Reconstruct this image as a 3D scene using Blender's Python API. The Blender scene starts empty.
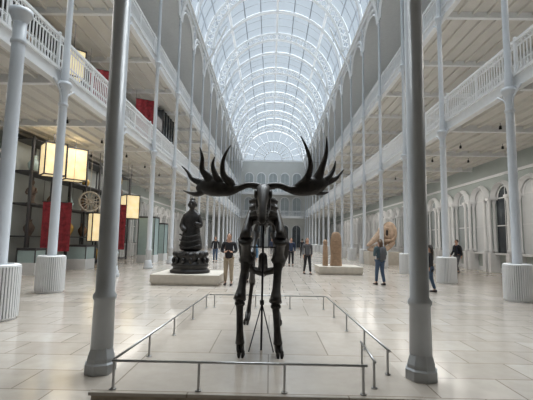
import bpy, bmesh, math, random
from mathutils import Vector, Matrix
random.seed(4)
C=bpy.context.scene.collection
P=4.5; Y0=11.25; NB=16; YE=Y0+P*NB   # bay, first column, back wall
XL,XR=-6.35,7.1; XC=(XL+XR)/2; RR=(XR-XL)/2
WL,WR=-12.6,13.0
Z1,Z2,ZS=6.7,11.7,18.6
YN=-6.0

# ------------------------------------------------------------ materials
def mat(name,col,rough=.5,metal=0,var=.08,scale=4,emit=0,bump=0,spec=.5):
    m=bpy.data.materials.new(name); m.use_nodes=True
    nt=m.node_tree; b=nt.nodes['Principled BSDF']
    b.inputs['Roughness'].default_value=rough; b.inputs['Metallic'].default_value=metal
    b.inputs['Specular IOR Level'].default_value=spec
    tc=nt.nodes.new('ShaderNodeTexCoord'); n=nt.nodes.new('ShaderNodeTexNoise')
    n.inputs['Scale'].default_value=scale; n.inputs['Detail'].default_value=4
    nt.links.new(tc.outputs['Object'],n.inputs['Vector'])
    r=nt.nodes.new('ShaderNodeValToRGB')
    r.color_ramp.elements[0].position=.3; r.color_ramp.elements[1].position=.7
    r.color_ramp.elements[0].color=[max(0,c*(1-var)) for c in col]+[1]
    r.color_ramp.elements[1].color=[min(1,c*(1+var)) for c in col]+[1]
    nt.links.new(n.outputs['Fac'],r.inputs['Fac']); nt.links.new(r.outputs['Color'],b.inputs['Base Color'])
    if emit:
        nt.links.new(r.outputs['Color'],b.inputs['Emission Color']); b.inputs['Emission Strength'].default_value=emit
    if bump:
        bp=nt.nodes.new('ShaderNodeBump'); bp.inputs['Strength'].default_value=bump
        nt.links.new(n.outputs['Fac'],bp.inputs['Height']); nt.links.new(bp.outputs['Normal'],b.inputs['Normal'])
    return m
WHITE=mat('white_paint',(.80,.81,.82),.45,var=.03)
RIBW=mat('roof_iron_paint',(.90,.91,.92),.5,var=.02)
BARM=mat('glazing_bar_paint',(.30,.33,.37),.5,var=.03)
COLM=mat('column_paint',(.62,.65,.69),.4,var=.03)
GREY=mat('grey_column_paint',(.52,.54,.56),.28,var=.05)
RAILW=mat('railing_paint',(.84,.85,.86),.45,var=.03)
CREAM=mat('cream_ceiling',(.64,.62,.58),.7,var=.05,scale=1)
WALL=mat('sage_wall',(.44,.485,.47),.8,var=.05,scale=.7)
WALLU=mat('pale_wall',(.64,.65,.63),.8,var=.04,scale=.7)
STONE=mat('plinth_stone',(.58,.53,.46),.5,var=.08,scale=6)
PLATE=mat('platform_edge',(.36,.29,.22),.5,var=.1)
RAD=mat('radiator_paint',(.88,.89,.90),.45,var=.02)
RADD=mat('radiator_gap',(.40,.41,.42),.6,var=.02)
BONE=mat('dark_bone',(.024,.020,.017),.42,var=.6,scale=14,bump=.4)
BLACK=mat('black_metal',(.015,.015,.016),.45,metal=.3,var=.1)
STEEL=mat('brushed_steel',(.42,.42,.42),.28,metal=.85,var=.05)
BRONZE=mat('dark_bronze',(.030,.028,.027),.38,metal=.5,var=.4,scale=9)
FRAME=mat('dark_frame',(.05,.05,.055),.5,var=.1)
BACKP=mat('display_back',(.46,.49,.48),.7,var=.12,scale=1)
LAN=mat('lantern_panel',(.92,.70,.40),.6,var=.2,scale=3,emit=.75)
RED=mat('red_cloth',(.24,.022,.032),.8,var=.4,scale=6)
GOLD=mat('gilt',(.55,.36,.10),.4,metal=.5,var=.2)
WOOD=mat('carved_wood',(.24,.14,.08),.6,var=.3,scale=8)
CLAY=mat('dark_clay',(.13,.09,.07),.5,var=.3,scale=8)
SAND=mat('sandstone',(.40,.27,.18),.8,var=.2,scale=7,bump=.4)
PALE=mat('pale_bone',(.52,.38,.28),.7,var=.25,scale=5,bump=.4)
TEAL=mat('pale_glass_case',(.42,.54,.54),.2,var=.05)
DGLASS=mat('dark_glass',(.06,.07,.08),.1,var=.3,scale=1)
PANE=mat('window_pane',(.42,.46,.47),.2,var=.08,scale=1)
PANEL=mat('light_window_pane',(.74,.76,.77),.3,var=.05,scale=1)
SKIN=mat('skin',(.55,.33,.24),.6,var=.05)
EYE=mat('eye_and_socket_dark',(.03,.02,.02),.3)
LIP=mat('lip',(.40,.15,.13),.5)
def cloth(n,c): return mat(n,c,.85,var=.12,scale=14)

# floor tiles
def tiles(name,c1,c2,mo,bw,rh,rough,ms_=.009):
    FL=bpy.data.materials.new(name); FL.use_nodes=True
    nt=FL.node_tree; b=nt.nodes['Principled BSDF']; b.inputs['Roughness'].default_value=rough
    tc=nt.nodes.new('ShaderNodeTexCoord'); br=nt.nodes.new('ShaderNodeTexBrick')
    br.inputs['Scale'].default_value=1; br.inputs['Brick Width'].default_value=bw; br.inputs['Row Height'].default_value=rh
    br.inputs['Mortar Size'].default_value=ms_; br.inputs['Color1'].default_value=(*c1,1); br.inputs['Color2'].default_value=(*c2,1)
    br.inputs['Mortar'].default_value=(*mo,1); br.offset=.5
    nz=nt.nodes.new('ShaderNodeTexNoise'); nz.inputs['Scale'].default_value=3.5; nz.inputs['Detail'].default_value=8; nz.inputs['Roughness'].default_value=.6
    rp=nt.nodes.new('ShaderNodeValToRGB'); rp.color_ramp.elements[0].position=.3; rp.color_ramp.elements[0].color=(.88,.865,.85,1); rp.color_ramp.elements[1].position=.7; rp.color_ramp.elements[1].color=(1.04,1.03,1.02,1)
    mx=nt.nodes.new('ShaderNodeMixRGB'); mx.blend_type='MULTIPLY'; mx.inputs[0].default_value=1
    nt.links.new(tc.outputs['Object'],br.inputs['Vector']); nt.links.new(tc.outputs['Object'],nz.inputs['Vector'])
    nt.links.new(nz.outputs['Fac'],rp.inputs['Fac']); nt.links.new(br.outputs['Color'],mx.inputs[1]); nt.links.new(rp.outputs['Color'],mx.inputs[2])
    nt.links.new(mx.outputs['Color'],b.inputs['Base Color'])
    return FL
FL=tiles('limestone_tiles',(.585,.535,.48),(.475,.425,.37),(.29,.25,.21),.90,.60,.16)
PLAT=tiles('platform_stone',(.50,.45,.395),(.455,.405,.35),(.27,.23,.19),1.55,1.3,.2)
# roof glass
RG=bpy.data.materials.new('roof_glass'); RG.use_nodes=True
nt=RG.node_tree
for n in list(nt.nodes):
    if n.type!='OUTPUT_MATERIAL': nt.nodes.remove(n)
out=[n for n in nt.nodes if n.type=='OUTPUT_MATERIAL'][0]
tr=nt.nodes.new('ShaderNodeBsdfTransparent'); tr.inputs[0].default_value=(.60,.66,.71,1)
df=nt.nodes.new('ShaderNodeBsdfDiffuse'); df.inputs[0].default_value=(.5,.55,.6,1)
ms=nt.nodes.new('ShaderNodeMixShader')
n1=nt.nodes.new('ShaderNodeTexNoise'); n1.inputs['Scale'].default_value=.35
r1=nt.nodes.new('ShaderNodeValToRGB'); r1.color_ramp.elements[0].color=(.03,.03,.03,1); r1.color_ramp.elements[1].color=(.25,.25,.25,1)
t1=nt.nodes.new('ShaderNodeTexCoord'); nt.links.new(t1.outputs['Object'],n1.inputs['Vector']); nt.links.new(n1.outputs['Fac'],r1.inputs['Fac']); nt.links.new(r1.outputs['Color'],ms.inputs[0])
nt.links.new(tr.outputs[0],ms.inputs[1]); nt.links.new(df.outputs[0],ms.inputs[2]); nt.links.new(ms.outputs[0],out.inputs[0])

# ------------------------------------------------------------ mesh builder
class MB:
    def __init__(s): s.v=[]; s.f=[]; s.m=[]; s.sm=[]
    def add(s,v,f,mi=0,smooth=False):
        o=len(s.v); s.v+= [tuple(p) for p in v]
        for q in f: s.f.append([i+o for i in q]); s.m.append(mi); s.sm.append(smooth)
    def box(s,a,b,mi=0,rz=0,c=None):
        x0,y0,z0=a; x1,y1,z1=b
        v=[(x0,y0,z0),(x1,y0,z0),(x1,y1,z0),(x0,y1,z0),(x0,y0,z1),(x1,y0,z1),(x1,y1,z1),(x0,y1,z1)]
        if rz:
            cx,cy=c if c else ((x0+x1)/2,(y0+y1)/2); cs,sn=math.cos(rz),math.sin(rz)
            v=[(cx+(p[0]-cx)*cs-(p[1]-cy)*sn, cy+(p[0]-cx)*sn+(p[1]-cy)*cs,p[2]) for p in v]
        s.add(v,[(0,3,2,1),(4,5,6,7),(0,1,5,4),(1,2,6,5),(2,3,7,6),(3,0,4,7)],mi)
    def tube(s,pts,rad,seg=8,mi=0,closed=False,ref=None,smooth=True,sub=0):
        pts=[Vector(p) for p in pts]; n=len(pts)
        if not isinstance(rad,(list,)): rad=[rad]*n
        rad=[(r,r) if not isinstance(r,tuple) else r for r in rad]
        if sub and n>2:
            np_,nr=[],[]
            for i in range(n-1):
                p0=pts[max(i-1,0)];p1=pts[i];p2=pts[i+1];p3=pts[min(i+2,n-1)]
                for k in range(sub):
                    t=k/sub
                    np_.append(.5*((2*p1)+(p2-p0)*t+(2*p0-5*p1+4*p2-p3)*t*t+(3*p1-p0-3*p2+p3)*t**3))
                    nr.append(tuple(rad[i][j]*(1-t)+rad[i+1][j]*t for j in (0,1)))
            np_.append(pts[-1]); nr.append(rad[-1]); pts,rad=np_,nr; n=len(pts)
        V=[];F=[]; nrm=None
        for i in range(n):
            if closed: t=pts[(i+1)%n]-pts[i-1]
            else: t=pts[min(i+1,n-1)]-pts[max(i-1,0)]
            if t.length<1e-9: t=Vector((0,0,1))
            t.normalize()
            if nrm is None:
                nrm=Vector(ref) if ref else (Vector((1,0,0)) if abs(t.x)<.8 else Vector((0,1,0)))
            nrm=(nrm-t*nrm.dot(t)).normalized(); bb=t.cross(nrm)
            for k in range(seg):
                a=2*math.pi*k/seg
                V.append(pts[i]+nrm*math.cos(a)*rad[i][0]+bb*math.sin(a)*rad[i][1])
        rg=n if closed else n-1
        for i in range(rg):
            for k in range(seg):
                a=i*seg+k; b_=i*seg+(k+1)%seg; c=((i+1)%n)*seg+(k+1)%seg; d=((i+1)%n)*seg+k
                F.append((a,b_,c,d))
        if not closed:
            F.append(tuple(range(seg-1,-1,-1))); F.append(tuple((n-1)*seg+k for k in range(seg)))
        s.add(V,F,mi,smooth)
    def lathe(s,prof,c=(0,0),seg=16,mi=0,smooth=True,flute=0,z0=0):
        V=[];F=[]
        for r,z in prof:
            for k in range(seg):
                a=2*math.pi*k/seg; rr=r*(1-flute*(k%2))
                V.append((c[0]+rr*math.cos(a),c[1]+rr*math.sin(a),z+z0))
        for i in range(len(prof)-1):
            for k in range(seg):
                F.append((i*seg+k,i*seg+(k+1)%seg,(i+1)*seg+(k+1)%seg,(i+1)*seg+k))
        F.append(tuple(range(seg-1,-1,-1))); F.append(tuple((len(prof)-1)*seg+k for k in range(seg)))
        s.add(V,F,mi,smooth)
    def ball(s,c,r,seg=10,mi=0,rings=6):
        if not isinstance(r,tuple): r=(r,r,r)
        V=[];F=[]
        for i in range(1,rings):
            p=math.pi*i/rings
            for k in range(seg):
                a=2*math.pi*k/seg
                V.append((c[0]+r[0]*math.sin(p)*math.cos(a),c[1]+r[1]*math.sin(p)*math.sin(a),c[2]-r[2]*math.cos(p)))
        for i in range(rings-2):
            for k in range(seg):
                F.append((i*seg+k,i*seg+(k+1)%seg,(i+1)*seg+(k+1)%seg,(i+1)*seg+k))
        V.append((c[0],c[1],c[2]-r[2])); V.append((c[0],c[1],c[2]+r[2])); L=len(V)
        for k in range(seg):
            F.append((L-2,(k+1)%seg,k)); F.append((L-1,(rings-2)*seg+k,(rings-2)*seg+(k+1)%seg))
        s.add(V,F,mi,True)
    def mesh(s,name,mats):
        me=bpy.data.meshes.new(name); me.from_pydata(s.v,[],s.f)
        for m in mats: me.materials.append(m)
        me.polygons.foreach_set('material_index',s.m); me.polygons.foreach_set('use_smooth',s.sm)
        me.update(); return me
def obj(name,data,parent=None,loc=(0,0,0),rz=0):
    o=bpy.data.objects.new(name,data); C.objects.link(o); o.location=loc; o.rotation_euler=(0,0,rz)
    if parent: o.parent=parent
    return o
def tag(o,label,cat,group=None):
    o['label']=label; o['category']=cat
    if group: o['group']=group
    return o
def struct(o): o['kind']='structure'; return o
def root(name,loc=(0,0,0),rz=0):
    o=obj(name,None,None,loc,rz); o.empty_display_size=.2; return o

# ------------------------------------------------------------ room shell
m=MB(); m.box((WL,YN,-.2),(WR,YE,0)); struct(obj('floor',m.mesh('floor',[FL])))
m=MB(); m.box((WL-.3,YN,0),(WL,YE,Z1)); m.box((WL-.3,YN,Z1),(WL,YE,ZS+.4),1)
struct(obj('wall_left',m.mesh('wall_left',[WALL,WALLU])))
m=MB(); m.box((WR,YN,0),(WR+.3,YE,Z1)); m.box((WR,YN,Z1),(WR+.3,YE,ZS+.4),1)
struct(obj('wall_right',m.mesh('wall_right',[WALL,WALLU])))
m=MB(); m.box((WL,YN-.3,0),(WR,YN,ZS+7)); struct(obj('wall_front',m.mesh('wall_front',[WALLU])))
m=MB(); m.box((WL,YE,0),(WR,YE+.3,ZS+.2))
struct(obj('wall_back',m.mesh('wall_back',[WALLU])))
m=MB(); N=28; V=[];F=[]
for j,y in enumerate((YN,YE+.1)):
    for i in range(N+1):
        a=math.pi*i/N; V.append((XC+(RR+.15)*math.cos(a),y,ZS+.3+(RR+.15)*math.sin(a)))
for i in range(N): F.append((i,i+1,N+1+i+1,N+1+i))
m.add(V,F,0,True); struct(obj('ceiling',m.mesh('ceiling',[RG])))
m=MB(); R=RR+.08
j=0
while True:
    y=Y0-4*P+j*P/3; j+=1
    if y>YE: break
    if y<YN or (j-1)%3==0: continue
    m.tube([(XC+R*math.cos(math.pi*i/20),y,ZS+.3+R*math.sin(math.pi*i/20)) for i in range(21)],.028,4,smooth=False)
struct(obj('trim_1',m.mesh('trim_1',[BARM])))
m=MB()
for i in range(1,12):
    a=math.pi*i/12; big=i in(3,6,9); w=.12 if big else .05
    x=XC+(R-.08)*math.cos(a); z=ZS+.3+(R-.08)*math.sin(a)
    m.box((x-w,YN,z-w),(x+w,YE,z+w),0 if big else 1)
struct(obj('trim_2',m.mesh('trim_2',[RIBW,BARM])))
for nm,xc,xw,s in (('trim_3',XL,WL,-1),('trim_4',XR,WR,1)):
    m=MB(); a,b_=sorted((xc-.12*s,xc+.35*s)); m.box((a,YN,ZS-.15),(b_,YE,ZS+.35))
    a,b_=sorted((xc-.25*s,xc+.45*s)); m.box((a,YN,ZS+.2),(b_,YE,ZS+.32))
    a,b_=sorted((xc+.3*s,xw)); m.box((a,YN,ZS+.2),(b_,YE,ZS+.4))
    struct(obj(nm,m.mesh(nm,[WHITE])))

# roof arches
n=32
def arc(r,z=0): return [(r*math.cos(math.pi*i/n),0,z+r*math.sin(math.pi*i/n)) for i in range(n+1)]
m=MB()
m.tube(arc(RR-.05),[(.15,.24)]*(n+1),4,ref=(1,0,0),smooth=False)
m.tube(arc(RR-.80),[(.15,.22)]*(n+1),4,ref=(1,0,0),smooth=False)
for i in range(30):
    a=math.pi*i/30; b2=math.pi*(i+1)/30
    m.tube([((RR-.80)*math.cos(a),0,(RR-.80)*math.sin(a)),((RR)*math.cos(b2),0,RR*math.sin(b2))],.055,4)
    m.tube([((RR-.80)*math.cos(b2),0,(RR-.80)*math.sin(b2)),((RR)*math.cos(a),0,RR*math.sin(a))],.055,4)
for d in(-1,1):
    m.tube([(d*(RR-.05),0,-2.6),(d*(RR-.25),0,-1.4),(d*(RR-.9),0,-.1),(d*(RR-1.6)*.93,0,2.3)],[(.10,.13)]*4,4,sub=6,smooth=False)
big=m.mesh('roof_arch',[RIBW])
m=MB(); m.tube(arc(RR-.05),[(.11,.14)]*(n+1),4,ref=(1,0,0),smooth=False); m.tube(arc(RR-.22),[(.05,.20)]*(n+1),4,ref=(1,0,0),smooth=False)
small=m.mesh('roof_arch',[RIBW])
for k in range(-3,NB):
    o=obj('roof_arch',big if k%2 else small,None,(XC,Y0+k*P,ZS+.3))
    if k%2: tag(o,'deep white latticed iron arch rib spanning the glass roof','roof arch','deep roof arches of the glass vault')
    else: tag(o,'slim white iron arch rib spanning the glass roof','roof arch','slim roof arches of the glass vault')

# arcade arches
m=MB(); n=16; r=P/2-.12
m.tube([(0,P/2-r*math.cos(math.pi*i/n),ZS-.25-1.9+1.85*math.sin(math.pi*i/n)) for i in range(n+1)],[(.08,.12)]*(n+1),4,smooth=False)
m.tube([(0,P/2-(r-.34)*math.cos(math.pi*i/n),ZS-.25-1.9+1.50*math.sin(math.pi*i/n)) for i in range(n+1)],.06,4,smooth=False)
for i in range(1,16):
    a=math.pi*i/n; m.tube([(0,P/2-r*math.cos(a),ZS-2.15+1.85*math.sin(a)),(0,P/2-(r-.34)*math.cos(a),ZS-2.15+1.50*math.sin(a))],.03,4)
for yy in (.42,P-.42):
    m.tube([(0,yy+.27*math.cos(t),ZS-.52+.27*math.sin(t)) for t in [2*math.pi*k/12 for k in range(12)]],.05,4,closed=True,smooth=False)
me=m.mesh('arcade_arch',[WHITE])
for x in (XL,XR):
    for k in range(-1,NB):
        o=obj('arcade_arch',me,None,(x,Y0+k*P,0)); tag(o,'white iron arch bracing neighbouring column tops under the roof','arch','arcade arches')

# balconies
def balcony(name,xc,xw,s,z,lab):
    m=MB(); xi=xc+.16*s; xw=xw-.01*s; yn=YN+.01
    a,b_=sorted((xi+.15*s,xw)); m.box((a,yn,z-.22),(b_,YE,z))
    a,b_=sorted((xi,xi+.22*s)); m.box((a,yn,z-.42),(b_,YE,z-.02),1)
    a,b_=sorted((xi-.06*s,xi+.25*s)); m.box((a,yn,z-.08),(b_,YE,z+.0),1)
    a,b_=sorted((xi-.04*s,xi+.2*s)); m.box((a,yn,z-.46),(b_,YE,z-.38),1)
    L=abs(xw-xi); nj=9
    for i in range(1,nj):
        x=xi+s*L*i/nj; m.box((x-.045,yn,z-.34),(x+.045,YE,z-.2))
    k=-3
    while Y0+k*P<YE:
        a,b_=sorted((xi+.2*s,xw)); m.box((a,Y0+k*P-.09,z-.48),(b_,Y0+k*P+.09,z-.2),1); k+=1
    o=obj('balcony',m.mesh('balcony',[CREAM,WHITE])); tag(o,lab,'balcony')
balcony('b',XL,WL,-1,Z1,'long first-floor balcony deck with white fascia and ribbed cream underside')
balcony('b',XR,WR,1,Z1,'long first-floor balcony deck with white fascia and ribbed cream underside')
balcony('b',XL,WL,-1,Z2,'long upper balcony deck with white fascia and joisted underside')
balcony('b',XR,WR,1,Z2,'long upper balcony deck with white fascia and joisted underside')
m=MB(); m.box((XL+.1,YN+.01,Z1-.4),(XR-.1,5.0,Z1)); m.box((XL+.1,4.9,Z1-.5),(XR-.1,5.05,Z1+.05),1)
tag(obj('balcony',m.mesh('entrance_balcony',[CREAM,WHITE])),'short cross balcony above the entrance on grey columns','balcony')

# balustrades: balusters with ring frieze and small lattice at the foot
def bal_mesh(L):
    a=MB(); nB=int(L/.15)
    for i in range(nB):
        y=L*(i+.5)/nB; a.box((-.014,y-.016,.08),(.014,y+.016,.86)); 
        a.tube([(0,y+.06*math.cos(t),.94+.07*math.sin(t)) for t in [2*math.pi*k/6 for k in range(6)]],.016,4,closed=True,smooth=False)
        h=L/nB/2
        a.tube([(0,y-h,.09),(0,y+h,.34)],.010,3); a.tube([(0,y+h,.09),(0,y-h,.34)],.010,3)
    a.box((-.02,0,.05),(.02,L,.09)); a.box((-.018,0,.84),(.018,L,.87)); a.box((-.016,0,.33),(.016,L,.355))
    b=MB(); b.box((-.045,0,1.02),(.045,L,1.10))
    c=MB(); c.box((-.04,-.04,0),(.04,.04,1.04)); c.ball((0,0,1.14),.06,8)
    d=MB(); d.box((-.03,L/2-.03,0),(.03,L/2+.03,1.03))
    return a.mesh('balustrade_panel',[RAILW]),b.mesh('handrail',[RAILW]),c.mesh('newel_post',[RAILW]),d.mesh('rail_post',[RAILW])
bm4=bal_mesh(P)
def balustrade(loc,rz,lab,grp,ms=bm4):
    r=root('balustrade',loc,rz); tag(r,lab,'railing',grp)
    obj('balustrade_panel',ms[0],r); obj('handrail',ms[1],r); obj('newel_post',ms[2],r); obj('rail_post',ms[3],r)
for x,s in ((XL,-1),(XR,1)):
    for z,g in ((Z1,'first balcony balustrades'),(Z2,'upper balcony balustrades')):
        for k in range(-2,NB):
            balustrade((x+.26*s,Y0+k*P,z),0,'white cast-iron balustrade bay along the balcony edge',g)

# columns
def colparts(scale,top,mat_,full=True):
    sh=MB(); pr=[(.15,.45),(.15,.9),(.165,.92),(.165,1.0),(.130,1.04),(.120,5.2)]
    if full: pr+=[(.115,6.1),(.11,6.7),(.095,6.75),(.09,10.4),(.085,11.7),(.085,11.8),(.078,ZS-.6),(.078,ZS-.15)]
    else: pr+=[(.125,top)]
    sh.lathe([(r*scale,z) for r,z in pr],seg=16)
    bs=MB(); bs.lathe([(.25*scale,0),(.25*scale,.14),(.21*scale,.18),(.23*scale,.24),(.17*scale,.32),(.165*scale,.45),(.15*scale,.46)],seg=12)
    cp=MB()
    def cap(z,r): cp.lathe([(r*.9,z-.75),(r*1.15,z-.72),(r*1.15,z-.66),(r*.9,z-.62),(r*.95,z-.3),(r*1.5,z-.12),(r*1.7,z-.1),(r*1.7,z)],seg=12)
    cap(Z1-.45,.125*scale)
    if full:
        cap(Z2-.45,.095); cap(ZS-.15,.085); cap(ZS-1.9,.085)
        for z in (Z1-.5,Z2-.5):
            for d in (1,-1):
                cp.tube([(0,d*.1,z-.75),(0,d*.2,z-.3),(0,d*.58,z-.02)],.03,5,sub=4)
                cp.tube([(0,d*.24+.1*math.cos(t),z-.13+.1*math.sin(t)) for t in [2*math.pi*k/8 for k in range(8)]],.016,4,closed=True)
    return sh.mesh('shaft',[mat_]),bs.mesh('column_base',[mat_]),cp.mesh('capital',[mat_])
cs=colparts(1,6,COLM)
def column(loc,ms,lab,grp):
    r=root('column',loc); tag(r,lab,'column',grp)
    for n_,me_ in zip(('shaft','column_base','capital'),ms): obj(n_,me_,r)
for x in (XL,XR):
    for k in range(-1,NB): column((x,Y0+k*P,0),cs,'slender pale painted iron column rising past both balconies','gallery columns')
cs2=colparts(1.05,Z1-.45,COLM,False)
sh=MB(); sh.lathe([(.130,.28),(.122,.84),(.138,.86),(.138,.90),(.112,.94),(.108,6.0)],seg=20)
bs=MB(); bs.lathe([(.19,0),(.19,.11),(.165,.13),(.165,.17),(.145,.24),(.131,.29)],seg=8,smooth=False)
cp=MB(); cp.lathe([(.12,5.3),(.15,5.35),(.12,5.4),(.13,5.8),(.2,5.95),(.2,Z1-.4)],seg=16)
csb=(sh.mesh('shaft',[GREY]),bs.mesh('column_base',[GREY]),cp.mesh('capital',[GREY]))
column((-2.01,4.78,0),csb,'thick grey cast-iron column beside the skeleton platform','entrance columns')
column((1.82,4.78,0),csb,'thick grey cast-iron column beside the skeleton platform','entrance columns')
column((-5.25,7.5,0),cs2,'grey iron column with a white ribbed radiator round its foot','entrance columns')

# radiators
def tubering(prof,seg,mi=0,m=None):
    m=m or MB(); V=[];F=[]
    n=len(prof)
    for r,z in prof:
        for k in range(seg):
            a=2*math.pi*k/seg; V.append((r*math.cos(a),r*math.sin(a),z))
    for i in range(n):
        for k in range(seg):
            F.append((i*seg+k,i*seg+(k+1)%seg,((i+1)%n)*seg+(k+1)%seg,((i+1)%n)*seg+k))
    m.add(V,F,mi); return m
body=tubering([(.27,.05),(.335,.05),(.335,1.0),(.27,1.0)],32,1)
for k in range(44):
    a=2*math.pi*k/44
    cx,cy=.35*math.cos(a),.35*math.sin(a)
    body.box((cx-.035,cy-.016,.05),(cx+.035,cy+.016,1.0),0,a,(cx,cy))
grl=tubering([(.26,1.0),(.375,1.0),(.375,1.03),(.34,1.05),(.26,1.05)],32)
ft=tubering([(.26,0),(.35,0),(.35,.05),(.26,.05)],32)
rm=[('radiator_fins',body.mesh('radiator_fins',[RAD,RADD])),('top_grille',grl.mesh('top_grille',[RAD])),('plinth_ring',ft.mesh('plinth_ring',[RAD]))]
for x,y in [(-5.25,7.5),(XL,Y0)]+[(XR,Y0+k*P) for k in range(0,NB)]:
    r=root('radiator',(x,y,0)); tag(r,'white round ribbed radiator wrapped round a column foot','radiator','column radiators')
    for n_,me_ in rm: obj(n_,me_,r)

# arched wall bays
def niche(pane):
    m=MB(); n=14; w=.82; zs=4.2; zb=1.1
    m.tube([(-.14,w*math.cos(math.pi*i/n),zs+w*math.sin(math.pi*i/n)) for i in range(n+1)],[(.13,.24)]*(n+1),4,smooth=False,ref=(0,1,0))
    m.tube([(-.04,(w-.17)*math.cos(math.pi*i/n),zs+(w-.17)*math.sin(math.pi*i/n)) for i in range(n+1)],.05,4,smooth=False)
    for d in (-1,1):
        for xx in (-.14,-.40):
            m.lathe([(.12,zb),(.12,zb+.15),(.085,zb+.2),(.075,3.85),(.12,4.03),(.13,4.15)],c=(xx,d*(w+.04)),seg=10)
        m.box((-.54,d*(w+.04)-.16,4.1),(0,d*(w+.04)+.16,4.24))
        m.box((-.54,d*(w+.04)-.15,0),(0,d*(w+.04)+.15,zb))
    m.box((-.3,-w-.2,zb-.1),(0,w+.2,zb)); m.box((-.03,-.025,zb),(0,.025,zs+w-.1)); m.box((-.03,-w,zs-.04),(0,w,zs+.03)); m.box((-.03,-w,2.6),(0,w,2.66))
    V=[(-.015,-w,zb),(-.015,w,zb)]+[(-.015,w*math.cos(math.pi*i/n),zs+w*math.sin(math.pi*i/n)) for i in range(n+1)]
    m.add(V,[tuple(range(len(V)))[::-1]],1)
    return m.mesh('wall_arch',[WHITE,pane])
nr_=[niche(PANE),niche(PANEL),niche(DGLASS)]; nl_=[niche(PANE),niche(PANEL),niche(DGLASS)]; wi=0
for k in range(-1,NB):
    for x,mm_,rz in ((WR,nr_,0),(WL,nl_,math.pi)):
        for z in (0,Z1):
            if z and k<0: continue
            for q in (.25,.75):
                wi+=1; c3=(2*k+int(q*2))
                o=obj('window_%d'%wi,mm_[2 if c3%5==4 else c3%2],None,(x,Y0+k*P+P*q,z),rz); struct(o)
                if z: o.scale=(1,1,.85)
m=MB(); m.box((WR-.08,YN,5.45),(WR,YE,5.6)); struct(obj('trim_5',m.mesh('trim_5',[WHITE])))
m=MB(); m.box((WL,YN,5.45),(WL+.08,YE,5.6)); struct(obj('trim_6',m.mesh('trim_6',[WHITE])))
m=MB(); m.box((WR-.06,YN,0),(WR,YE,.25)); struct(obj('baseboard_right',m.mesh('baseboard_right',[WHITE])))
m=MB(); m.box((WL,YN,0),(WL+.06,YE,.25)); struct(obj('baseboard_left',m.mesh('baseboard_left',[WHITE])))

# end wall features
wi+=1
m=MB(); n=24
V=[(XC,0,0)]+[(XC+(RR)*math.cos(math.pi*i/n),0,RR*math.sin(math.pi*i/n)) for i in range(n+1)]
m.add([(a,YE+.05,ZS+.3+c) for a,_,c in V],[tuple(range(len(V)))],1)
for i in range(13):
    a=math.pi*i/12; m.tube([(XC+2.0*math.cos(a),YE,ZS+.3+2.0*math.sin(a)),(XC+(RR)*math.cos(a),YE,ZS+.3+RR*math.sin(a))],.08,4)
for r_ in (2.0,4.3,RR-.15): m.tube([(XC+r_*math.cos(math.pi*i/n),YE,ZS+.3+r_*math.sin(math.pi*i/n)) for i in range(n+1)],.13,4)
m.box((XC-RR,YE-.1,ZS+.1),(XC+RR,YE+.1,ZS+.5))
struct(obj('window_%d'%wi,m.mesh('fan_window',[RIBW,RG])))
for lv,(za,zb) in enumerate(((.1,4.9),(Z1+.1,Z2-.8),(Z2+.1,ZS-2.4))):
    for i in range(5):
        wi+=1; m=MB(); x=XC+(i-2)*2.6; w=.95; zs=zb-w
        n=10
        V=[(x-w,YE-.03,za),(x+w,YE-.03,za)]+[(x+w*math.cos(math.pi*j/n),YE-.03,zs+w*math.sin(math.pi*j/n)) for j in range(n+1)]
        m.add(V,[tuple(range(len(V)))],1)
        m.tube([(x-w,YE-.06,za)]+[(x-w*math.cos(math.pi*j/n),YE-.06,zs+w*math.sin(math.pi*j/n)) for j in range(n+1)]+[(x+w,YE-.06,za)],.1,4,smooth=False)
        m.box((x-.03,YE-.07,za),(x+.03,YE-.02,zb))
        struct(obj('window_%d'%wi,m.mesh('end_window',[WHITE,PANE if lv else DGLASS])))
for z,lab in ((Z1,'cross balcony at first floor on the end wall'),(Z2,'cross balcony at upper level on the end wall')):
    m=MB(); m.box((XL+.2,YE-2.2,z-.4),(XR-.2,YE-.01,z)); m.box((XL+.2,YE-2.3,z-.5),(XR-.2,YE-2.2,z+.02))
    tag(obj('balcony',m.mesh('cross_balcony',[WHITE])),'white '+lab,'balcony')
    for i in range(3):
        balustrade((XL+.25+i*4.35,YE-2.1,z),-math.pi/2,'white cast-iron balustrade on the cross balcony','cross balcony balustrades')

# ------------------------------------------------------------ platform and barrier
PH=.12
m=MB(); m.box((-1.70,3.86,0),(1.48,9.0,PH-.03),1); m.box((-1.72,3.84,PH-.03),(1.50,9.02,PH)); 
o=obj('display_platform',m.mesh('platform',[PLAT,PLATE])); tag(o,'low stone display platform under the deer skeleton','platform')
def rail(pts,posts,lab):
    r=root('barrier_rail',(pts[0][0],pts[0][1],PH)); tag(r,lab,'barrier rail','low barrier rails round the skeleton')
    o0=Vector((pts[0][0],pts[0][1],0)); L=[Vector((p[0],p[1],.27))-o0 for p in pts]
    a=MB(); a.tube(L,.013,8); obj('top_rail',a.mesh('top_rail',[STEEL]),r)
    for p in posts:
        a=MB(); a.box((-.011,-.011,0),(.011,.011,.265)); a.lathe([(.032,0),(.032,.008)],seg=12)
        obj('post',a.mesh('post',[STEEL]),r,(p[0]-o0.x,p[1]-o0.y,0))
rail([(-1.54,3.93),(.97,3.93)],[(-1.52,3.93),(-.68,3.93),(.16,3.93),(.93,3.93)],'low steel barrier rail along the front of the platform')
rail([(-1.54,3.98),(-1.34,8.6)],[(-1.50,5.0),(-1.46,6.1),(-1.41,7.3),(-1.36,8.5)],'long low steel barrier rail on thin posts')
rail([(-1.31,8.6),(1.22,8.6)],[(-1.2,8.6),(-.3,8.6),(.45,8.6),(1.18,8.6)],'low steel barrier rail behind the skeleton')
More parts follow.
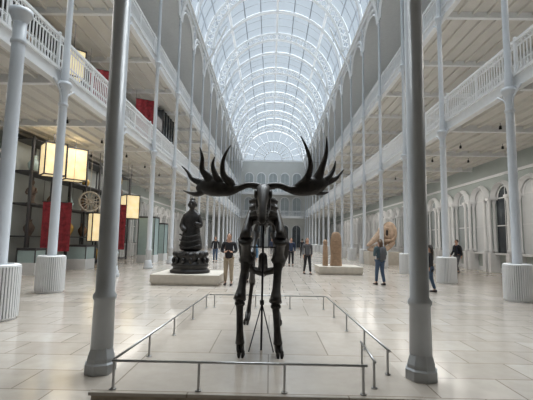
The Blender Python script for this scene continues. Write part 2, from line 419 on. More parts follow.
rail([(1.35,4.45),(1.24,8.55)],[(1.345,4.52),(1.32,5.5),(1.29,6.6),(1.26,7.7)],'long low steel barrier rail on thin posts')
rail([(1.08,4.05),(1.12,4.85)],[(1.08,4.1),(1.12,4.8)],'short low steel barrier rail by the platform corner')

# ------------------------------------------------------------ deer skeleton
ek=root('giant_deer_skeleton',(-.10,6.0,PH)); tag(ek,'dark mounted giant deer skeleton with huge spreading antlers','animal skeleton')
def bone(m,a,b_,rm,re,seg=8):
    a=Vector(a);b_=Vector(b_);d=b_-a
    m.tube([a-d*.03,a,a+d*.1,a+d*.28,a+d*.7,a+d*.9,b_,b_+d*.03],[re*.5,re*1.05,re*.95,rm,rm,re*.95,re*1.1,re*.5],seg)
sk=MB()
sk.tube([(0,-.95,2.10),(0,-1.0,2.13),(0,-1.08,2.12),(0,-1.18,2.02),(0,-1.29,1.90),(0,-1.38,1.78),(0,-1.42,1.70),(0,-1.42,1.67)],[(.05,.04),(.09,.075),(.10,.08),(.078,.075),(.052,.06),(.048,.042),(.045,.035),(.02,.02)],12,sub=2,ref=(1,0,0))
for d in(-1,1):
    sk.tube([(d*.095,-1.12+.045*math.cos(t),2.06+.045*math.sin(t)) for t in [2*math.pi*k/10 for k in range(10)]],.020,6,closed=True)
    sk.tube([(d*.04,-.98,2.15),(d*.09,-.99,2.18),(d*.15,-1.0,2.18)],[.045,.045,.04],8)
    sk.tube([(d*.08,-.98,2.06),(d*.085,-1.0,1.90),(d*.06,-1.12,1.80),(d*.025,-1.34,1.66)],[(.014,.035),(.016,.035),(.014,.026),(.014,.018)],6,sub=2)
    for q in range(5): sk.ball((d*.055,-1.10-.045*q,1.88-.04*q),(.012,.02,.02),6)
sko=obj('skull',sk.mesh('skull',[BONE]),ek)
def px(x,y): return ((x-262)*.0136,(190-y)*.0134)
def antler(paths):
    m=MB()
    def p3(q):
        x,z=px(q[0],q[1]); ax=abs(x); return (x,-1.0+.20*ax-.10*max(0,z)-.10*math.sin(min(ax,1)*3)+(q[2] if len(q)>2 else 0),z+2.16)
    for pts,rad in paths:
        m.tube([p3(q) for q in pts],[(r*.45 if r>.045 else r*.8,r) for r in rad],12,sub=6,ref=(0,1,0))
    return obj('antler',m.mesh('antler',[BONE]),sko)
L_=[([(261,190),(254,188),(246,188),(238,191),(230,193),(221,192),(212,190),(203,189),(196,191)],[.045,.042,.040,.045,.07,.10,.12,.10,.035]),
 ([(233,192),(229,185),(223,178),(222,167),(225,157),(230,149)],[.05,.06,.042,.028,.018,.005]),
 ([(213,188),(207,179),(201,171),(201,160),(198,149)],[.09,.062,.038,.024,.005]),
 ([(220,187),(215,178),(212,168),(214,160)],[.06,.04,.024,.005]),
 ([(206,188),(198,184),(190,180),(185,173),(179,167)],[.08,.050,.032,.018,.005]),
 ([(206,191),(197,196),(189,195),(181,192)],[.06,.038,.022,.005])]
R_=[([(263,190),(270,188),(278,188),(286,191),(294,192),(303,190),(311,187),(319,184),(325,183)],[.045,.042,.040,.045,.07,.10,.12,.10,.035]),
 ([(291,191),(299,186),(305,177),(307,165),(303,151),(297,139)],[.05,.062,.046,.032,.022,.005]),
 ([(309,186),(315,178),(319,167),(323,153),(323,137)],[.095,.064,.042,.026,.005]),
 ([(317,184),(326,181),(333,178),(338,173),(342,168)],[.08,.052,.034,.018,.005]),
 ([(319,183),(326,177),(331,169),(333,160)],[.06,.038,.024,.005]),
 ([(309,191),(318,194),(326,192)],[.06,.03,.005])]
antler(L_); antler(R_)
nk=MB(); NP=[Vector(p) for p in ((0,-.45,1.80),(0,-.56,1.80),(0,-.67,1.83),(0,-.77,1.89),(0,-.85,1.97),(0,-.91,2.05))]
for i in range(5):
    bone(nk,NP[i],NP[i+1],.065,.08); c=(NP[i]+NP[i+1])/2
    nk.tube([c+Vector((-.19,.02,-.03)),c+Vector((-.08,.01,0)),c,c+Vector((.08,.01,0)),c+Vector((.19,.02,-.03))],[.025,.05,.065,.05,.025],6)
    nk.tube([c,c+Vector((0,.03,.12))],[.03,.012],6)
obj('neck_vertebrae',nk.mesh('neck_vertebrae',[BONE]),ek)
sp=MB(); ns=22
for i in range(ns):
    t=i/(ns-1); y=-.45+1.65*t; z=1.82+.06*math.sin(t*math.pi)-.06*t
    sp.ball((0,y,z),(.06,.045,.055),8)
    hgt=.24*math.exp(-((t-.12)/.14)**2)+.11
    sp.tube([(0,y,z),(0,y+.05,z+hgt)],[(.016,.03),(.010,.022)],6)
    sp.tube([(-.16,y,z),(.16,y,z)],.018,6)
sp.tube([(0,1.2,1.76),(0,1.32,1.72),(0,1.42,1.6)],[.03,.02,.01],6,sub=2)
obj('backbone',sp.mesh('backbone',[BONE]),ek)
rb=MB()
for i in range(14):
    t=i/13; y=-.46+1.1*t; w=.22+.15*math.sin(min(1,t*1.3+.1)*math.pi*.62); dp=.84-.10*abs(t-.4)-.32*max(0,t-.6)
    for d in(-1,1):
        pts=[]
        kmax=8 if i<9 else 7-(i-9)//2
        for k in range(kmax+1):
            a=math.pi*k/8; pts.append((d*w*math.sin(a)**.7 if k<8 else d*.02,y+.22*(k/8)*(.4+t)-.05,1.80-dp*(1-math.cos(a))/2))
        rb.tube(pts,[(.018,.036)]*len(pts),6)
rb.tube([(0,-.55,1.26),(0,-.35,1.08),(0,0,.97),(0,.3,.99)],[.06,.07,.06,.03],6)
obj('rib_cage',rb.mesh('rib_cage',[BONE]),ek)
def limb(nm,js,extra=None,g=1.0):
    m=MB(); rr=[(.066*g,.100*g),(.055*g,.078*g),(.045*g,.056*g)]
    for i in range(3): bone(m,js[i],js[i+1],rr[i][0],rr[i][1],10)
    e=Vector(js[1]); m.tube([e,e+Vector((0,.08,.06)),e+Vector((0,.12,.10))],[.05*g,.04*g,.02*g],6)
    k_=Vector(js[2])
    for dx,dz in ((-.03,.03),(.03,.02),(-.02,-.05),(.03,-.05)): m.ball(k_+Vector((dx*g,-.02,dz*g)),(.045*g,.05*g,.04*g),8)
    f=Vector(js[3]); h=Vector(js[4])
    for d in(-1,1):
        m.tube([f+Vector((d*.018,0,.02)),(f+h)/2+Vector((d*.024,-.01,0)),h+Vector((d*.025,0,.06))],[.034,.026,.026],6)
        m.tube([h+Vector((d*.025,.03,.07)),h+Vector((d*.027,0,.03)),h+Vector((d*.022,-.05,.006))],[(.022,.030),(.026,.030),(.012,.008)],6)
    if extra: extra(m)
    return obj(nm,m.mesh(nm,[BONE]),ek)
def scap(d):
    def f(m):
        m.tube([(d*.10,-.18,2.0),(d*.17,-.35,1.87),(d*.23,-.60,1.64),(d*.24,-.74,1.50)],[(.03,.18),(.036,.16),(.048,.12),(.075,.09)],8,ref=(1,0,0),sub=2)
        m.tube([(d*.18,-.22,1.97),(d*.23,-.42,1.80),(d*.27,-.68,1.58)],.035,5)
    return f
limb('foreleg',[(-.24,-.75,1.48),(-.23,-.55,1.20),(-.29,-.84,.70),(-.27,-.88,.15),(-.25,-.95,0)],scap(-1))
limb('foreleg',[(.24,-.75,1.48),(.22,-.55,1.20),(.18,-.84,.67),(.22,-.88,.15),(.245,-.95,0)],scap(1))
def hip(d):
    def f(m):
        m.tube([(d*.08,.95,1.88),(d*.15,1.02,1.75),(d*.17,1.1,1.6),(d*.12,1.3,1.55)],[(.02,.09),(.03,.05),(.05,.05),(.02,.05)],8,sub=2)
    return f
limb('hind_leg',[(-.17,1.08,1.6),(-.22,.72,1.2),(-.22,1.15,.72),(-.27,1.02,.18),(-.30,.93,0)],hip(-1),.75)
limb('hind_leg',[(.17,1.08,1.6),(.22,.72,1.2),(.22,1.15,.72),(.25,1.02,.18),(.28,.93,0)],hip(1),.75)
st=root('mounting_stand',(-.10,6.0,PH)); tag(st,'thin black metal armature propping up the skeleton','stand')
m=MB(); m.tube([(0,-.62,0),(0,-.62,1.70)],.015,8); m.lathe([(.03,.6),(.03,.66)],c=(0,-.62),seg=8); obj('pole',m.mesh('pole',[BLACK]),st)
for a in (math.pi*7/6,-math.pi/6,math.pi/2):
    m=MB(); m.tube([(0,-.62,.62),(.19*math.cos(a),-.62+.19*math.sin(a),0)],.008,6); obj('tripod_leg',m.mesh('tripod_leg',[BLACK]),st)
m=MB(); m.tube([(-.22,-.62,1.38),(.22,-.62,1.38)],.010,6); obj('cross_bar',m.mesh('cross_bar',[BLACK]),st)

# ------------------------------------------------------------ people
def skinned(V,E,Rd,rootv,sub=1):
    me=bpy.data.meshes.new('sk'); me.from_pydata(V,E,[]); o=bpy.data.objects.new('sk',me); C.objects.link(o)
    md=o.modifiers.new('s','SKIN'); md.use_smooth_shade=True
    for i,r in enumerate(Rd):
        r=r if isinstance(r,tuple) else (r,r)
        me.skin_vertices[0].data[i].radius=r; me.skin_vertices[0].data[i].use_root=(i==rootv)
    s2=o.modifiers.new('u','SUBSURF'); s2.levels=sub; s2.render_levels=sub
    bpy.context.view_layer.update(); dg=bpy.context.evaluated_depsgraph_get()
    out=bpy.data.meshes.new_from_object(o.evaluated_get(dg)); bpy.data.objects.remove(o); return out
def person(loc,rz,h,top,bot,hair,label,st=.0,arms=0,long=False,bag=None,coat=False):
    r=root('person',(loc[0],loc[1],0),rz); s=h/1.75; r.scale=(s,s,s); tag(r,label,'person')
    sw=st*.8
    L=[(-.10,st*.45+.03,.52),(-.11,st,.09),(-.12,st+.13,.035)]; Rr=[(.10,-st*.25+.04,.52),(.11,-st,.09),(.12,-st+.13,.035)]
    if arms==0:
        aL=[(-.19,0,1.43),(-.24,-.03-sw*.3,1.15),(-.25,.05-sw,.92),(-.25,.07-sw,.84)]
        aR=[(.19,0,1.43),(.24,-.03+sw*.3,1.15),(.25,.05+sw,.92),(.25,.07+sw,.84)]
    elif arms==1:
        aL=[(-.19,0,1.43),(-.25,-.02,1.15),(-.13,.20,1.12),(-.06,.26,1.15)]
        aR=[(.19,0,1.43),(.25,-.02,1.15),(.13,.20,1.12),(.06,.26,1.15)]
    else:
        aL=[(-.19,0,1.43),(-.25,-.02,1.15),(-.20,.15,1.28),(-.16,.2,1.35)]
        aR=[(.19,0,1.43),(.24,-.03,1.15),(.25,.05,.92),(.25,.07,.84)]
    V=[(0,0,.97),(0,0,1.1),(0,0,1.28),(0,0,1.42),(0,0,1.50),(0,.01,1.57),(-.09,0,.92),*L,(.09,0,.92),*Rr,*aL,*aR]
    E=[(0,1),(1,2),(2,3),(3,4),(4,5),(0,6),(6,7),(7,8),(8,9),(0,10),(10,11),(11,12),(12,13),(3,14),(14,15),(15,16),(16,17),(3,18),(18,19),(19,20),(20,21)]
    Rd=[(.13,.10),(.12,.09),(.14,.10),(.09,.08),.055,.05,.08,.055,.035,.03,.08,.055,.035,.03,.05,.04,.027,(.036,.02),.05,.04,.027,(.036,.02)]
    me=skinned(V,E,Rd,0)
    x=MB()
    x.ball((0,.015,1.645),(.075,.092,.115),14,0,10)
    x.tube([(0,.10,1.665),(0,.125,1.63),(0,.10,1.62)],[.008,.016,.010],6)
    for d in(-1,1):
        x.ball((d*.032,.094,1.66),(.012,.01,.008),6,1); x.ball((d*.077,.0,1.64),(.012,.02,.032),6,0)
    x.ball((0,.098,1.59),(.024,.01,.007),6,2)
    for w,hd,d in ((Vector(aL[2]),Vector(aL[3]),-1),(Vector(aR[2]),Vector(aR[3]),1)):
        ax=(hd-w).normalized(); sd=Vector((0,1,0)) if abs(ax.y)<.8 else Vector((1,0,0)); sd=(sd-ax*sd.dot(ax)).normalized(); pn=ax.cross(sd)*(-d)
        for i,ln in enumerate((.065,.078,.072,.055)):
            b0=hd+sd*(.024-.016*i); x.tube([b0,b0+ax*ln*.5+pn*.006,b0+ax*ln*.85+pn*.025],[.009,.008,.006],6)
        x.tube([hd-ax*.03+sd*.025,hd+sd*.05,hd+ax*.03+sd*.05],[.011,.010,.007],6)
    hm=x.mesh('h',[SKIN,EYE,LIP])
    bm=bmesh.new(); bm.from_mesh(me)
    for f in bm.faces: f.material_index=0
    bm.from_mesh(hm); fin=bpy.data.meshes.new('body'); bm.to_mesh(fin); bm.free()
    for mm in (SKIN,EYE,LIP): fin.materials.append(mm)
    for p in fin.polygons: p.use_smooth=True
    obj('body',fin,r)
    zb=.90 if not coat else .72
    V=[(0,0,zb),(0,0,1.08),(0,0,1.28),(0,0,1.41),(0,0,1.48)]+aL[:3]+aR[:3]
    E=[(0,1),(1,2),(2,3),(3,4),(3,5),(5,6),(6,7),(3,8),(8,9),(9,10)]
    me=skinned(V,E,[(.175,.14),(.155,.125),(.17,.125),(.12,.10),(.075,.07),.072,.06,.045,.072,.06,.045],1)
    me.materials.clear(); me.materials.append(top); obj('jacket',me,r)
    V=[(0,0,.99),(-.09,0,.90)]+L[:2]+[(.09,0,.90)]+Rr[:2]; V=[(a,b_,c if i not in(3,6) else .11) for i,(a,b_,c) in enumerate(V)]
    me=skinned(V,[(0,1),(1,2),(2,3),(0,4),(4,5),(5,6)],[(.15,.115),.105,.078,.06,.105,.078,.06],0)
    me.materials.clear(); me.materials.append(bot); obj('trousers',me,r)
    for q in (L,Rr):
        x=MB(); a=Vector(q[1]); x.tube([a+Vector((0,-.08,-.045)),a+Vector((0,-.05,-.04)),a+Vector((0,.08,-.05)),a+Vector((0,.18,-.06)),a+Vector((0,.21,-.065))],[(.02,.03),(.045,.048),(.05,.038),(.045,.028),(.02,.02)],8,ref=(1,0,0))
        obj('shoe',x.mesh('shoe',[EYE]),r)
    x=MB(); x.ball((0,-.01,1.675),(.088,.095,.10),12,0,8)
    if long: x.tube([(0,-.04,1.70),(0,-.075,1.60),(0,-.09,1.48),(0,-.10,1.38)],[(.08,.06),(.09,.05),(.085,.04),(.05,.02)],10,ref=(1,0,0))
    obj('hair',x.mesh('hair',[hair]),r)
    if bag:
        x=MB(); x.tube([(0,-.14,.98),(0,-.19,1.0),(0,-.21,1.2),(0,-.17,1.40),(0,-.13,1.42)],[(.10,.02),(.14,.06),(.14,.08),(.12,.06),(.06,.03)],8,ref=(1,0,0),sub=2)
        for d in(-1,1): x.tube([(d*.10,-.13,1.38),(d*.12,0,1.49),(d*.12,.13,1.35),(d*.13,.05,1.10),(d*.12,-.12,1.02)],.014,6,sub=3)
        obj('backpack',x.mesh('backpack',[bag]),r)
    return r
cBlk=cloth('black_cloth',(.02,.02,.024)); cNavy=cloth('navy_cloth',(.03,.045,.09)); cBeige=cloth('beige_cloth',(.42,.34,.25))
cJean=cloth('denim',(.07,.11,.18)); cTeal=cloth('teal_cloth',(.09,.14,.16)); cGrey=cloth('grey_cloth',(.10,.10,.11)); cBlue=cloth('blue_cloth',(.12,.25,.42))
cBr=cloth('brown_cloth',(.13,.08,.06)); cWh=cloth('pale_cloth',(.5,.5,.5))
hD=mat('dark_hair',(.03,.02,.015),.6); hB=mat('brown_hair',(.12,.07,.04),.6); hF=mat('fair_hair',(.35,.24,.12),.6)
pi=math.pi
person((-1.46,13.8),pi,1.80,cBlk,cBeige,hD,'person in a black jacket and beige trousers standing',.05,1)
person((1.80,18.85),pi+.2,1.72,cGrey,cBlk,hB,'person in grey top and dark trousers walking',.18,0,True)
person((4.13,14.65),.3,1.70,cTeal,cJean,hB,'person in a teal jacket and jeans seen from behind',.10,1,True,cGrey)
person((5.26,12.85),.9,1.52,cBlk,cJean,hD,'short person in black coat and jeans',.12,0,True,None,True)
person((10.1,21.1),pi/2+.3,1.78,cBlk,cGrey,hD,'person in dark clothes walking with a backpack',.16,0,False,cNavy)
person((1.32,24.5),pi,1.75,cNavy,cBlk,hD,'person in navy jacket standing in a group',.05)
person((.82,24.7),pi-.3,1.68,cBlk,cBlk,hB,'person in black standing in a group',.04,2,True)
person((-.72,14.6),.2,1.72,cBlue,cBlk,hF,'person in a blue jacket with black backpack',.08,0,False,cBlk)
person((-3.86,27.3),pi,1.76,cBlk,cJean,hD,'person in a black jacket and jeans',.1)
person((-3.2,29),pi+.4,1.66,cBr,cBlk,hB,'person in a brown coat',.1,0,True)
person((-1.94,28),pi,1.75,cGrey,cBeige,hD,'person in grey jacket and pale trousers',.1)
person((2.96,36),0,1.76,cBlk,cBlk,hD,'person in dark clothes walking away',.15)
person((.2,40),pi,1.78,cNavy,cGrey,hD,'person in navy and grey',.1)
person((2.0,44),0,1.74,cWh,cJean,hB,'person in a pale top and jeans',.1)

# ------------------------------------------------------------ sculptures
def plinth(x0,x1,y0,y1,h,lab):
    m=MB(); m.box((x0+.04,y0+.04,0),(x1-.04,y1-.04,h*.25)); m.box((x0,y0,h*.25),(x1,y1,h))
    return tag(obj('plinth',m.mesh('plinth',[STONE])),lab,'plinth')
plinth(-4.10,-1.72,13.3,15.6,.36,'wide pale stone plinth under the dark bronze statue')
st=root('bronze_statue',(-2.95,14.4,.36)); tag(st,'tall dark bronze figure on a tiered round base','statue')
m=MB(); m.lathe([(.72,0),(.74,.08),(.66,.12),(.62,.2),(.68,.24),(.68,.32),(.60,.38),(.56,.52),(.62,.58),(.60,.68),(.50,.78)],seg=20)
for k in range(14):
    a=2*pi*k/14; m.ball((.62*math.cos(a),.62*math.sin(a),.45),(.07,.07,.11),8); m.ball((.58*math.cos(a+.2),.58*math.sin(a+.2),.68),(.08,.08,.09),8)
obj('statue_base',m.mesh('statue_base',[BRONZE]),st)
V=[(0,0,.74),(0,0,1.0),(0,0,1.35),(0,0,1.75),(0,0,2.1),(0,0,2.3),(0,-.02,2.42),(-.22,0,2.05),(-.34,-.06,1.68),(-.16,-.30,1.50),(.22,0,2.05),(.34,-.08,1.7),(.16,-.32,1.8)]
E=[(0,1),(1,2),(2,3),(3,4),(4,5),(5,6),(4,7),(7,8),(8,9),(4,10),(10,11),(11,12)]
me=skinned(V,E,[(.50,.40),(.46,.38),(.38,.30),(.32,.24),(.27,.2),.11,.10,.16,.14,.09,.16,.14,.09],0,2)
x=MB(); x.ball((0,-.02,2.52),(.15,.17,.19),12); x.ball((0,0,2.70),(.10,.10,.09),10); x.tube([(0,-.18,2.54),(0,-.21,2.49),(0,-.18,2.47)],[.015,.03,.02],6)
for d in(-1,1): x.ball((d*.155,0,2.5),(.02,.03,.07),6)
for z in (.9,1.1,1.3): x.tube([(-.38,-.22,z+.1),(-.13,-.40,z),(.15,-.39,z+.03),(.38,-.21,z+.12)],.03,6,sub=3)
hm=x.mesh('h',[BRONZE]); bm=bmesh.new(); bm.from_mesh(me)
bm.from_mesh(hm); fin=bpy.data.meshes.new('figure'); bm.to_mesh(fin); bm.free(); fin.materials.append(BRONZE)
for p in fin.polygons: p.use_smooth=True; p.material_index=0
obj('figure',fin,st)
plinth(2.35,4.45,18.6,20.6,.38,'pale stone plinth under a carved stone slab')
m=MB(); m.tube([(0,0,0),(0,0,.1),(0,0,.5),(0,.02,1.0),(0,0,1.35),(0,0,1.6),(0,0,1.68)],[(.30,.2),(.30,.2),(.27,.16),(.29,.15),(.27,.14),(.2,.11),(.08,.05)],10,sub=3,ref=(1,0,0))
for z in (.3,.6,.9,1.2): m.tube([(-.2,-.17,z),(0,-.19,z+.06),(.2,-.17,z)],.03,6)
o=obj('carved_stone',m.mesh('carved_stone',[SAND]),None,(3.3,19.5,.38)); tag(o,'upright brown carved sandstone slab on a plinth','carved stone')
m=MB(); m.tube([(0,0,0),(0,0,.9),(0,0,1.05)],[(.14,.12),(.12,.10),(.1,.1)],8,ref=(1,0,0)); m.ball((0,0,1.15),(.12,.12,.15),8)
o=obj('carved_figure',m.mesh('carved_figure',[SAND]),None,(2.75,19.4,.38)); tag(o,'small reddish carved stone figure on a plinth','carved figure')
plinth(6.9,9.3,27.2,28.8,.9,'tall pale plinth under a large animal skull')
m=MB(); m.ball((.55,0,.85),(.50,.50,.52),14,0,10)
m.tube([(.4,0,.95),(.0,0,.85),(-.45,0,.60),(-.9,0,.35),(-1.1,0,.28)],[(.36,.30),(.30,.24),(.20,.16),(.12,.10),(.05,.04)],12,sub=3,ref=(0,1,0))
for d in(-1,1):
    m.tube([(.6,d*.38,.45),(.1,d*.40,.16),(-.5,d*.25,.09),(-1.0,d*.06,.09)],[.13,.12,.09,.05],8,sub=3)
    m.tube([(.15+.2*math.cos(t),d*.36,.85+.2*math.sin(t)) for t in [2*pi*k/12 for k in range(12)]],.06,6,closed=True)
    m.ball((.15,d*.31,.85),(.14,.06,.14),8,1)  # dark ball colours in the shade of the hollow eye socket
    m.tube([(.75,d*.40,.75),(.45,d*.52,.55),(.05,d*.46,.50),(-.3,d*.28,.48)],.06,6,sub=3)
    for q in range(7): m.ball((-.15-.12*q,d*(.24-.022*q),.30-.02*q),(.04,.04,.09),6)
o=obj('animal_skull',m.mesh('animal_skull',[PALE,EYE]),None,(8.05,28.0,.9),.35); o.scale=(1.15,1.1,1.6); tag(o,'large pale brown animal skull on a plinth','skull')

# ------------------------------------------------------------ display wall (left aisle)
TX=-11.8
def shelf_tower(x,y0,y1,z0,z1,ny,nz,lab):
    m=MB()
    for i in range(ny+1):
        y=y0+(y1-y0)*i/ny
        for dx in (0,1.0): m.box((x+dx-.05,y-.05,z0),(x+dx+.05,y+.05,z1))
    s=MB()
    for j in range(nz+1):
        z=z0+.1+(z1-z0-.2)*j/nz; s.box((x-.05,y0,z-.03),(x+1.05,y1,z+.03))
    r=root('display_tower',(0,0,0)); tag(r,lab,'display case')
    obj('frame',m.mesh('frame',[FRAME]),r); obj('shelf',s.mesh('shelf',[FRAME]),r)
    g=MB(); g.box((x-.02,y0,z0),(x+.0,y1,z1)); obj('back_panel',g.mesh('back_panel',[BACKP]),r)
shelf_tower(TX,17,29,0,6.1,7,4,'tall dark-framed open display case in the aisle')
shelf_tower(TX+.6,13,27,Z1,11.1,8,3,'dark-framed display case on the first balcony')
def lantern(x,y,z,w,h,lab,hang=.4):
    r=root('light_box',(x,y,z),pi/4); tag(r,lab,'lit display box','lit display boxes')
    m=MB()
    for a in(-1,1):
        for b_ in(-1,1): m.box((a*w/2-.025,b_*w/2-.025,0),(a*w/2+.025,b_*w/2+.025,h))
    for zz in (0,h-.05):
        for a in(-1,1): m.box((-w/2,a*w/2-.025,zz),(w/2,a*w/2+.025,zz+.05)); m.box((a*w/2-.025,-w/2,zz),(a*w/2+.025,w/2,zz+.05))
    obj('box_frame',m.mesh('box_frame',[FRAME]),r)
    m=MB(); m.box((-w/2+.02,-w/2+.02,.04),(w/2-.02,w/2-.02,h-.06)); obj('glowing_panel',m.mesh('glowing_panel',[LAN]),r)
    m=MB(); m.tube([(0,0,h-.05),(0,0,h+hang)],.02,6); obj('hanger',m.mesh('hanger',[FRAME]),r)
lantern(-9.75,16.8,4.25,.85,1.45,'large warm glowing box hung under the balcony',.5)
lantern(-9.90,18.9,4.35,.95,1.6,'large warm glowing box hung under the balcony',.25)
lantern(-9.40,20.7,1.35,.66,1.55,'narrow warm glowing box in the display',3.3)
lantern(-8.85,24,2.75,.85,1.5,'warm glowing box beside red hanging',1.95)
lantern(-9.0,16.5,8.6,.8,1.3,'small warm glowing box on the balcony display',1.3)
lantern(-8.7,20.3,9.2,.6,1.0,'small warm glowing box on the balcony display',1)
def banner(x,y,z,w,h,lab,top,hz=.5):
    m=MB(); n=10; V=[];F=[]
    for i in range(n+1):
        for zz in (0,h): V.append((w*i/n-w/2,.05*math.sin(i*1.9),zz))
    for i in range(n): F.append((2*i,2*i+2,2*i+3,2*i+1))
    m.add(V,F,0,True); m.tube([(-w/2-.05,0,h),(w/2+.05,0,h)],.02,6,1)
    for d in (-1,1): m.tube([(d*w/2,0,h),(d*w/2,0,top-z)],.008,4,1)
    o=obj('hanging_textile',m.mesh('hanging_textile',[RED,FRAME]),None,(x,y,z),hz); tag(o,lab,'textile','red textiles')
TL=Z1-.47; TU=Z2-.47
banner(-10.0,17.9,.9,1.2,2.3,'wide red textile hanging in front of the display case',TL)
banner(-8.9,22.3,.9,.9,2.6,'long red textile hanging in front of the display case',TL)
banner(-8.9,19.0,8.2,1.0,2.0,'red textile hanging on the balcony display',TU)
banner(-8.4,24.6,8.1,1.2,2.6,'dark red textile hanging on the balcony display',TU)
def wheel(x,y,z,R_,spokes,mt,lab,nm,rz,top=None):
    m=MB(); m.tube([(R_*math.cos(2*pi*k/24),0,R_*math.sin(2*pi*k/24)) for k in range(24)],.045,6,closed=True)
    for k in range(spokes): m.tube([(0,0,0),(R_*math.cos(2*pi*k/spokes),0,R_*math.sin(2*pi*k/spokes))],[.03,.02],5)
    m.ball((0,0,0),.1,8)
    if top: m.tube([(0,0,R_),(0,0,top-z)],.015,5)
    o=obj(nm,m.mesh(nm,[mt]),None,(x,y,z),rz); tag(o,lab,'wheel')
wheel(-9.5,20.0,3.45,.5,14,STONE,'pale spoked wheel mounted in the display','spoked_wheel',.5,TL)
wheel(-9.2,22.0,4.9,.5,8,GOLD,'gilded round openwork disc in the display','openwork_disc',.5,TL)
wheel(-12.1,16.0,4.9,.55,5,WHITE,'white star-like openwork ornament on the wall','openwork_disc',.5,TL)
def vase(x,y,z,s,mt,lab):
    m=MB(); m.lathe([(.12*s,0),(.14*s,.03),(.26*s,.3*s),(.28*s,.45*s),(.12*s,.7*s),(.10*s,.78*s),(.16*s,.85*s)],seg=16)
    o=obj('vase',m.mesh('vase',[mt]),None,(x,y,z)); tag(o,lab,'vase')
zs=[.13+5.9*j/4 for j in range(5)]; zu=[Z1+.13+4.2*j/3 for j in range(4)]
opts=[(GOLD,'gilt vase on a display shelf'),(WOOD,'brown pot on a display shelf'),(TEAL,'pale green vase on a display shelf'),(CLAY,'dark clay pot on a display shelf'),(STONE,'pale stone jar on a display shelf')]
def figure(x,y,z,h,mt):
    m=MB(); m.lathe([(.2,0),(.2,.08),(.12,.1),(.16,.4*h),(.2,.65*h),(.07,.76*h),(.06,.8*h)],seg=12); m.ball((0,0,.9*h),(.1,.1,.13),10)
    for d in(-1,1): m.tube([(d*.17,0,.66*h),(d*.25,-.05,.5*h),(d*.12,-.15,.4*h)],[.05,.045,.03],6,sub=2)
    o=obj('carved_figure',m.mesh('carved_figure',[mt]),None,(x,y,z)); tag(o,'carved figure standing on a display shelf','carved figure')
c_=0
for j in range(4):
    for i in range(7):
        y=17+12/7*(i+.5); c_+=1
        if random.random()<.1: continue
        if c_%3==0: figure(TX+.55,y,zs[j],1.0+.2*random.random(),(WOOD,CLAY,STONE)[c_%2])
        else:
            o_=opts[c_%5]; vase(TX+.55,y,zs[j],.8+.4*random.random(),*o_)
for j in range(1,3):
    for i in range(8):
        y=13+14/8*(i+.5); c_+=1
        if random.random()<.3: continue
        o_=opts[c_%5]; vase(TX+1.15,y,zu[j],.7+.3*random.random(),*o_)
def case(x,y,w,d,h,lab,gm):
    r=root('glass_case',(x,y,0)); tag(r,lab,'display case')
    m=MB(); m.box((-w,-d,0),(w,d,.5)); obj('case_base',m.mesh('case_base',[WHITE]),r)
    m=MB(); m.box((-w+.03,-d+.03,.5),(w-.03,d-.03,h)); obj('case_glass',m.mesh('case_glass',[gm]),r)
    m=MB(); m.box((-w,-d,h),(w,d,h+.1)); 
    for a in(-1,1):
        for b_ in(-1,1): m.box((a*(w-.02)-.02,b_*(d-.02)-.02,.5),(a*(w-.02)+.02,b_*(d-.02)+.02,h))
    obj('case_frame',m.mesh('case_frame',[FRAME]),r)
case(-8.1,25.6,.55,.5,2.9,'tall pale green glass display case with white base',TEAL)
case(-8.3,28.5,.6,.5,2.6,'tall pale green glass display case with white base',TEAL)
case(-11.7,14.4,.6,.6,2.4,'dark glass display case with white base near the wall',DGLASS)
case(-9.6,19.6,.5,.5,1.1,'low pale glass display case with white base',TEAL)
case(-10.0,16.2,.4,.4,1.0,'low pale glass display case with white base',TEAL)
m=MB(); m.box((-10.6,28,Z1),(-8.2,31,Z2-.5)); 
for i in range(5): m.box((-8.22,28+i*.75-.03,Z1),(-8.14,28+i*.75+.03,Z2-.5),1)
for i in range(5): m.box((-10.6+i*.6-.03,27.92,Z1),(-10.6+i*.6+.03,28,Z2-.5),1)
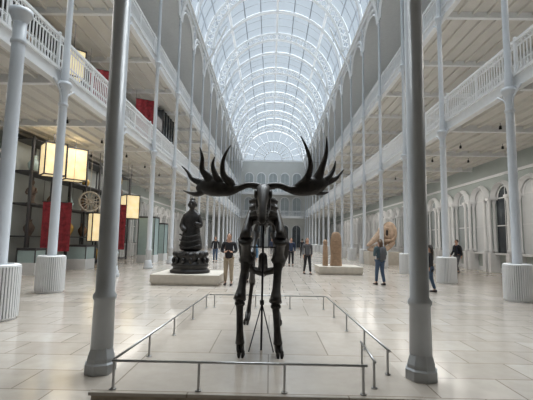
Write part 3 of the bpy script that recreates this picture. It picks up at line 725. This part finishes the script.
o=obj('lift_enclosure',m.mesh('lift_enclosure',[DGLASS,FRAME])); tag(o,'dark glazed lift enclosure on the first balcony','lift')

# spotlights under balconies
hd=MB(); hd.lathe([(.05,-.14),(.06,-.12),(.045,0)],seg=10); br_=MB(); br_.tube([(0,0,0),(0,0,.12)],.012,6)
hm=hd.mesh('lamp_head',[BLACK]); bm_=br_.mesh('lamp_arm',[BLACK])
for x in (-8.2,-10.2,9.0,11.0):
    for k in range(0,7):
        y=8.5+k*3.2
        r=root('spotlight',(x,y,Z1-.46)); tag(r,'small black spotlight under the balcony','spotlight','balcony spotlights')
        obj('lamp_head',hm,r); obj('lamp_arm',bm_,r)

# ------------------------------------------------------------ light
w=bpy.data.worlds.new('World'); bpy.context.scene.world=w; w.use_nodes=True
bg=w.node_tree.nodes['Background']; bg.inputs[0].default_value=(.91,.955,1,1); bg.inputs[1].default_value=1.05
s=bpy.data.lights.new('overcast_sun','SUN'); s.energy=12.5; s.angle=math.radians(50); s.color=(1,.98,.95)
so=bpy.data.objects.new('overcast_sun',s); C.objects.link(so); so.rotation_euler=(math.radians(-14),math.radians(5),0)
def area(x,y,z,sx,sy,e,c):
    l=bpy.data.lights.new('aisle_lamp','AREA'); l.shape='RECTANGLE'; l.size=sx; l.size_y=sy; l.energy=e; l.color=c
    o=bpy.data.objects.new('aisle_lamp',l); C.objects.link(o); o.location=(x,y,z)
for y in (14,26,42,60):
    for x in (-9.5,10.2):
        area(x,y,Z1-.55,1.0,10,180,(1,.95,.88)); area(x,y,Z2-.55,1.0,10,160,(1,.95,.9))
# camera
cam=bpy.data.cameras.new('camera'); cam.lens=26.0; cam.sensor_width=36; co=bpy.data.objects.new('camera',cam); C.objects.link(co)
co.matrix_world=Matrix.Translation((0,0,1.6))@Matrix.Rotation(math.radians(.67),4,'Z')@Matrix.Rotation(math.radians(90+5.93),4,'X')@Matrix.Rotation(math.radians(1.0),4,'Z')
bpy.context.scene.camera=co
bpy.context.scene.view_settings.view_transform='Standard'
